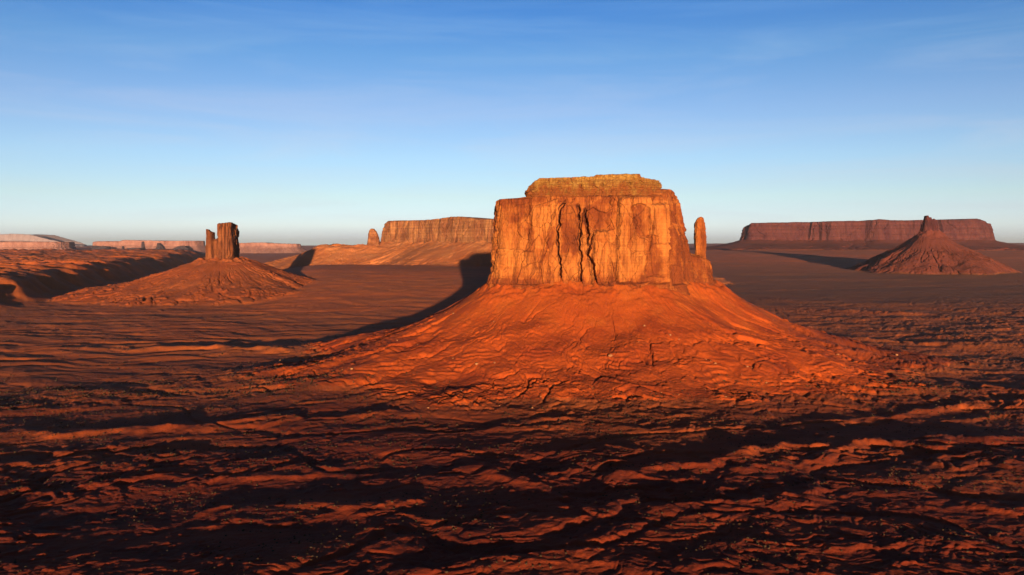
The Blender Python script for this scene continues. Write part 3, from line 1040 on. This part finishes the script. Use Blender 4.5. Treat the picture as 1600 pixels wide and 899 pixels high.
cliff('knob', KNOB, 220, knob_top, 60, 180, M_FAR, fmesa, wall_relief(0.8, 6.0, 4.0, 3.0, 1.0),
      lambda nx, ny, Z, zt: np.clip((zt - Z) / 70, 0, 1.4) * 9, None, corner=16, dome=4, edge=4)
slope_mesh('far', M_TALUS_FAR, fmesa, 800, 170, reach=1200, dense=lambda X, Y: np.where(Y < 6400, 4.0, 1.0))
slope_mesh('bench', M_TALUS_FAR, fmesa, 500, 170, reach=1200, dense=lambda X, Y: np.where(Y < 6400, 3.0, 1.0))

# ------------------------------------------------------------------ the long mesa on the right
rmesa = thing('rock_mesa', 'long dull purple red mesa stretching along the horizon at right', 'mesa', (5000, 12600, 0))


def rm_top(X, Y, S):
    px = 800 + F * X / Y
    y = np.interp(px, [1160, 1166, 1172, 1200, 1280, 1340, 1370, 1400, 1500, 1530, 1538, 1546], [358, 352, 349, 348.5, 347, 346, 344, 345.5, 344.5, 343, 346, 352])
    return zat(y, 11900) + 5 * fbm(S / 150, S * 0, 3, seed=9)


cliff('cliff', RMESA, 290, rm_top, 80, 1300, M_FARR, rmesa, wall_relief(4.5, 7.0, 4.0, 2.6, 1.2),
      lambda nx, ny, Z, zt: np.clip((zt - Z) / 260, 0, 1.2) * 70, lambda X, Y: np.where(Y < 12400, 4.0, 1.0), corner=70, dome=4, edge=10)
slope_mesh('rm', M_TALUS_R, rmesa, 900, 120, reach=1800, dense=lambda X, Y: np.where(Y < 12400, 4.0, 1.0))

# ------------------------------------------------------------------ the pinnacle butte on the right
pinn = thing('pinnacle_butte', 'red cone with a jagged rock pinnacle on top, before the long right mesa', 'butte', (3265, 6525, 0))
P1 = [(at(1443, 6500), 6530), (at(1443.5, 6500), 6500), (at(1448, 6500), 6492), (at(1455, 6500), 6498), (at(1456, 6500), 6530), (at(1450, 6500), 6550)]
P2 = [(at(1453, 6500), 6545), (at(1454, 6500), 6510), (at(1460, 6500), 6505), (at(1466, 6500), 6520), (at(1467, 6500), 6550), (at(1458, 6500), 6570)]


def p1_top(X, Y, S):
    px = 800 + F * X / 6510
    return zat(np.interp(px, [1442, 1444, 1447, 1449, 1452, 1457], [345, 337.5, 337, 341, 340, 344]), 6510)


def p2_top(X, Y, S):
    px = 800 + F * X / 6520
    return zat(np.interp(px, [1452, 1456, 1461, 1464, 1468], [344, 342, 344, 350, 358]), 6520)


for P, tp in ((P1, p1_top), (P2, p2_top)):
    cliff('pinnacle', P, 320, tp, 80, 240, M_FARR, pinn, wall_relief(0.9, 3.0 + len(P) + P[0][1], 5.0, 4.0, 1.0),
          lambda nx, ny, Z, zt: np.clip((zt - Z) / 90, 0, 1.3) * 26 - 6, None, corner=14, dome=2, edge=3)
slope_mesh('pinn', M_TALUS_R, pinn, 700, 220, reach=1200, dense=lambda X, Y: np.where(Y < 6540, 2.0, 1.0))

# ------------------------------------------------------------------ small far landforms on the left horizon
def far_form(name, label, cat, px0, px1, ytop, ybase, D, seed, depth=0.5, material=M_FARR, slope=0.35, prof=None, group=None):
    """cliff on a debris skirt, both one solid"""
    x0, x1 = at(px0, D), at(px1, D)
    wd = x1 - x0
    dp = max(wd * depth, 40)
    zb, zt = zat(ybase, D), zat(ytop, D)
    hgt = zt - zb
    t = thing(name, label, cat, ((x0 + x1) / 2, D, zb), group)
    out = []
    r0 = np.random.RandomState(seed)
    for k in range(14):
        a = 2 * math.pi * k / 14
        j = 0.85 + 0.3 * r0.rand()
        out.append(((x0 + x1) / 2 + wd / 2 * math.copysign(abs(math.cos(a)) ** 0.6, math.cos(a)) * (j if abs(math.cos(a)) < 0.9 else 1),
                    D + dp / 2 * math.copysign(abs(math.sin(a)) ** 0.6, math.sin(a)) * j))

    def top(X, Y, S):
        u = (X - x0) / wd
        z = zt + 0 * X
        if prof:
            z = zb + hgt * np.interp(u, *prof)
        return z + hgt * 0.03 * fbm(u * 9, u * 0, 3, seed=seed)

    def bat(nx, ny, Z, ztp):
        q = np.clip((ztp - Z) / np.maximum(ztp - zb, 1), 0, 2)
        return hgt * slope * np.clip(q - 0.45, 0, 2) ** 1.2 * 4 + q * hgt * 0.08
    cliff('cliff', out, zb - hgt * 0.6, top, 60, 360, material, t,
          wall_relief(max(hgt / 90.0, 0.6), seed * 1.3, 3.4, 2.4, 1.0), bat, None, corner=max(wd * 0.05, 10), dome=hgt * 0.03, edge=hgt * 0.05)
    return t


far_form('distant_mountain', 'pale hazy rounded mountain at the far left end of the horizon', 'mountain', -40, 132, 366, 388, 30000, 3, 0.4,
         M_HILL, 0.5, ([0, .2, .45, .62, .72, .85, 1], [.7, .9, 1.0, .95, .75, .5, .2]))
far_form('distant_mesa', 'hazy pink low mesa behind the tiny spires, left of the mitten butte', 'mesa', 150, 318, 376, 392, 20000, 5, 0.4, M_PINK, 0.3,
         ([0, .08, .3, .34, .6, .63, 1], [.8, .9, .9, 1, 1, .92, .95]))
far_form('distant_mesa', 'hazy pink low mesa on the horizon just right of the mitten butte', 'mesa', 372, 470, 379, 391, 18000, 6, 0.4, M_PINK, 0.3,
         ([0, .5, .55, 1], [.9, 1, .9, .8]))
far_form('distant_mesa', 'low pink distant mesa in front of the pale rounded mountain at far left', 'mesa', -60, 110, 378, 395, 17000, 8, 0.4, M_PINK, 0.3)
far_form('distant_butte', 'tiny dark distant butte with a slanted top beside low blue hills', 'butte', 247, 258, 380, 393, 13000, 11, 0.8, M_SHADED, 0.2,
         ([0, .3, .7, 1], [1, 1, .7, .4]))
far_form('distant_butte', 'small low rounded distant butte just left of the mitten thumb', 'butte', 272, 300, 384, 393, 13500, 12, 0.8, M_SHADED, 0.4,
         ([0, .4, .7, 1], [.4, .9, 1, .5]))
far_form('distant_spire', 'needle thin distant spire farther from the mitten butte', 'rock spire', 223.5, 226, 378, 393, 13000, 13, 1.0, M_SHADED, 0.05)
far_form('distant_spire', 'tiny stub of a distant spire beside a low dark knoll', 'rock spire', 191.5, 194.5, 385, 394, 13000, 14, 1.0, M_SHADED, 0.05)
far_form('distant_butte', 'wide low dark knoll far off between two tiny spires', 'butte', 200, 221, 388, 394, 12800, 15, 0.8, M_SHADED, 0.5)
far_form('distant_butte', 'small flat distant butte with a notch, far left of the needle spire', 'butte', 145, 172, 384, 391, 15000, 16, 0.6, M_SHADED, 0.2,
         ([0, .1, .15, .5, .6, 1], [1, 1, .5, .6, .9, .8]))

# ------------------------------------------------------------------ boulders on the talus
def make_boulder(seed):
    r0 = np.random.RandomState(seed)
    n, m = 10, 7
    th = np.linspace(0, 2 * np.pi, n, endpoint=False)[None, :]
    ph = np.linspace(-1.5, 1.5, m)[:, None]
    rad = 1 + 0.28 * r0.randn(m, n) * np.cos(ph)
    sx, sy, sz = 0.9 + 0.5 * r0.rand(), 0.8 + 0.4 * r0.rand(), 0.6 + 0.3 * r0.rand()
    V = np.stack([rad * np.cos(ph) * np.cos(th) * sx, rad * np.cos(ph) * np.sin(th) * sy, rad * np.sin(ph) * sz + 0 * th], -1)
    return V, n, m


M_PALE, _nt, _b = mat('pale_rock')
_nt.links.new(ramp(_nt, pos_noise(_nt, (0.9, 0.9, 0.9), 4), [(0.35, (0.13, 0.042, 0.012)), (0.7, (0.20, 0.10, 0.045))]), _b.inputs['Base Color'])
protos = []
for k in range(5):
    V, n, m = make_boulder(40 + k)
    o = grid_mesh('boulder', V, n, m, M_PALE, smooth=False)
    protos.append(o)
r0 = np.random.RandomState(5)
spots = [(1112, 566), (1120, 570), (1105, 563), (1048, 525), (1062, 533), (1170, 575), (1178, 578), (1200, 600), (1222, 603), (1035, 617), (845, 622), (832, 640), (720, 613), (668, 640)]
pts = []
for px, py in spots[::1]:
    # walk out along the view line until it meets the slope
    D = np.arange(900, 1600, 1.5)
    X, Y = at(px, D), D
    H, _ = terrain(X, Y)
    hit = np.nonzero(zat(py, D) <= H)[0]
    if len(hit):
        i = hit[0]
        pts.append((X[i], Y[i], H[i], 1.0 + 1.1 * r0.rand() ** 2))
th = r0.uniform(math.pi * 1.02, math.pi * 1.98, 70)
rad = r0.uniform(260, 620, 70)
bx, by = 165 + rad * np.cos(th), 1660 + rad * np.sin(th) * 0.9
H, _ = terrain(bx, by)
for x, y, z in zip(bx, by, H):
    pts.append((x, y, z, 0.5 + 2.3 * r0.rand() ** 4))
for i, (x, y, z, s) in enumerate(pts):
    p = protos[i % 5]
    o = p if i < 5 else p.copy()
    if i >= 5:
        col.objects.link(o)
    o.location = (x, y, z + 0.35 * s)
    o.scale = (s, s, s)
    o.rotation_euler = (0, 0, r0.uniform(0, 6.28))
    o['label'] = 'small tan boulder resting on the orange talus slope below the big butte'
    o['category'] = 'boulder'
    o['group'] = 'tan boulders on the talus slope'

# ------------------------------------------------------------------ desert scrub (ground cover)
def scrub():
    n = 42000
    r = np.sqrt(r0.uniform(430 ** 2, 1500 ** 2, n))
    r[: n // 4] = r0.uniform(1300, 3200, n // 4)
    a = r0.uniform(-0.66, 0.66, n)
    x, y = r * np.sin(a), r * np.cos(a)
    keep = (fbm(x / 110, y / 70, 3, seed=55) + 0.16 * r0.randn(n) > 0.12) | (r0.rand(n) < 0.08)
    x, y, r = x[keep], y[keep], r[keep]
    H, rise = terrain(x, y)
    k = rise['main'] < 14 + 12 * r0.rand(len(x))
    x, y, H, r = x[k], y[k], H[k], r[k]
    n = len(x)
    s = (0.3 + 0.85 * r0.rand(n) ** 2) * np.where(r > 1300, 1.5, 1.0)
    # each bush: a lumpy dome of two rings and a tip, its twigs of uneven length
    nb = 7
    ang = np.linspace(0, 2 * np.pi, nb, endpoint=False)[None, :] + r0.uniform(0, 6, n)[:, None]
    vs_ = []
    for rr, zz in ((0.85, -0.35), (1.0, 0.35), (0.55, 0.85)):
        q = rr * r0.uniform(0.6, 1.3, (n, nb))
        zq = zz * r0.uniform(0.75, 1.2, (n, nb))
        vs_.append(np.stack([x[:, None] + s[:, None] * q * np.cos(ang), y[:, None] + s[:, None] * q * np.sin(ang), H[:, None] + s[:, None] * zq], -1))
    V = np.concatenate(vs_, 1)
    i = np.arange(nb)
    f = []
    for lv in (0, 1):
        f.append(np.stack([lv * nb + i, lv * nb + (i + 1) % nb, (lv + 1) * nb + (i + 1) % nb, (lv + 1) * nb + i], -1))
    fq = np.concatenate(f, 0)
    fq = np.concatenate([fq, np.array([[2 * nb, 2 * nb + 1, 2 * nb + 2, 2 * nb + 3], [2 * nb + 3, 2 * nb + 4, 2 * nb + 5, 2 * nb + 6]])], 0)
    Fq = (fq[None] + (np.arange(n) * 3 * nb)[:, None, None]).reshape(-1, 4)
    me = bpy.data.meshes.new('desert_scrub')
    me.vertices.add(n * 3 * nb)
    me.vertices.foreach_set('co', V.astype(np.float32).ravel())
    me.loops.add(len(Fq) * 4)
    me.loops.foreach_set('vertex_index', Fq.astype(np.int32).ravel())
    me.polygons.add(len(Fq))
    me.polygons.foreach_set('loop_start', np.arange(0, len(Fq) * 4, 4, dtype=np.int32))
    me.update(calc_edges=True)
    m, nt, b = mat('dry_scrub')
    nt.links.new(ramp(nt, pos_noise(nt, (0.2, 0.2, 0.2), 3), [(0.35, (0.014, 0.008, 0.003)), (0.7, (0.034, 0.016, 0.006))]), b.inputs['Base Color'])
    me.materials.append(m)
    o = bpy.data.objects.new('desert_scrub', me)
    col.objects.link(o)
    o['kind'] = 'stuff'
    o['label'] = 'low dry desert scrub scattered over the red ground'
    o['category'] = 'scrub'


scrub()

# ------------------------------------------------------------------ air
def haze(density):
    x, y0, y1, z0, z1 = 60000, -3000, 92000, -120, 900
    me = bpy.data.meshes.new('haze')
    v = [(-x, y0, z0), (x, y0, z0), (x, y1, z0), (-x, y1, z0), (-x, y0, z1), (x, y0, z1), (x, y1, z1), (-x, y1, z1)]
    me.from_pydata(v, [], [(0, 3, 2, 1), (4, 5, 6, 7), (0, 1, 5, 4), (1, 2, 6, 5), (2, 3, 7, 6), (3, 0, 4, 7)])
    m = bpy.data.materials.new('air')
    m.use_nodes = True
    nt = m.node_tree
    for n in list(nt.nodes):
        if n.type != 'OUTPUT_MATERIAL':
            nt.nodes.remove(n)
    p = N(nt, 'ShaderNodeVolumePrincipled')
    p.inputs['Color'].default_value = (0.95, 0.79, 0.70, 1)
    p.inputs['Density'].default_value = density
    p.inputs['Anisotropy'].default_value = 0.6
    nt.links.new(p.outputs[0], [n for n in nt.nodes if n.type == 'OUTPUT_MATERIAL'][0].inputs['Volume'])
    me.materials.append(m)
    o = bpy.data.objects.new('haze', me)
    col.objects.link(o)
    o['kind'] = 'stuff'


haze(0.85e-5)
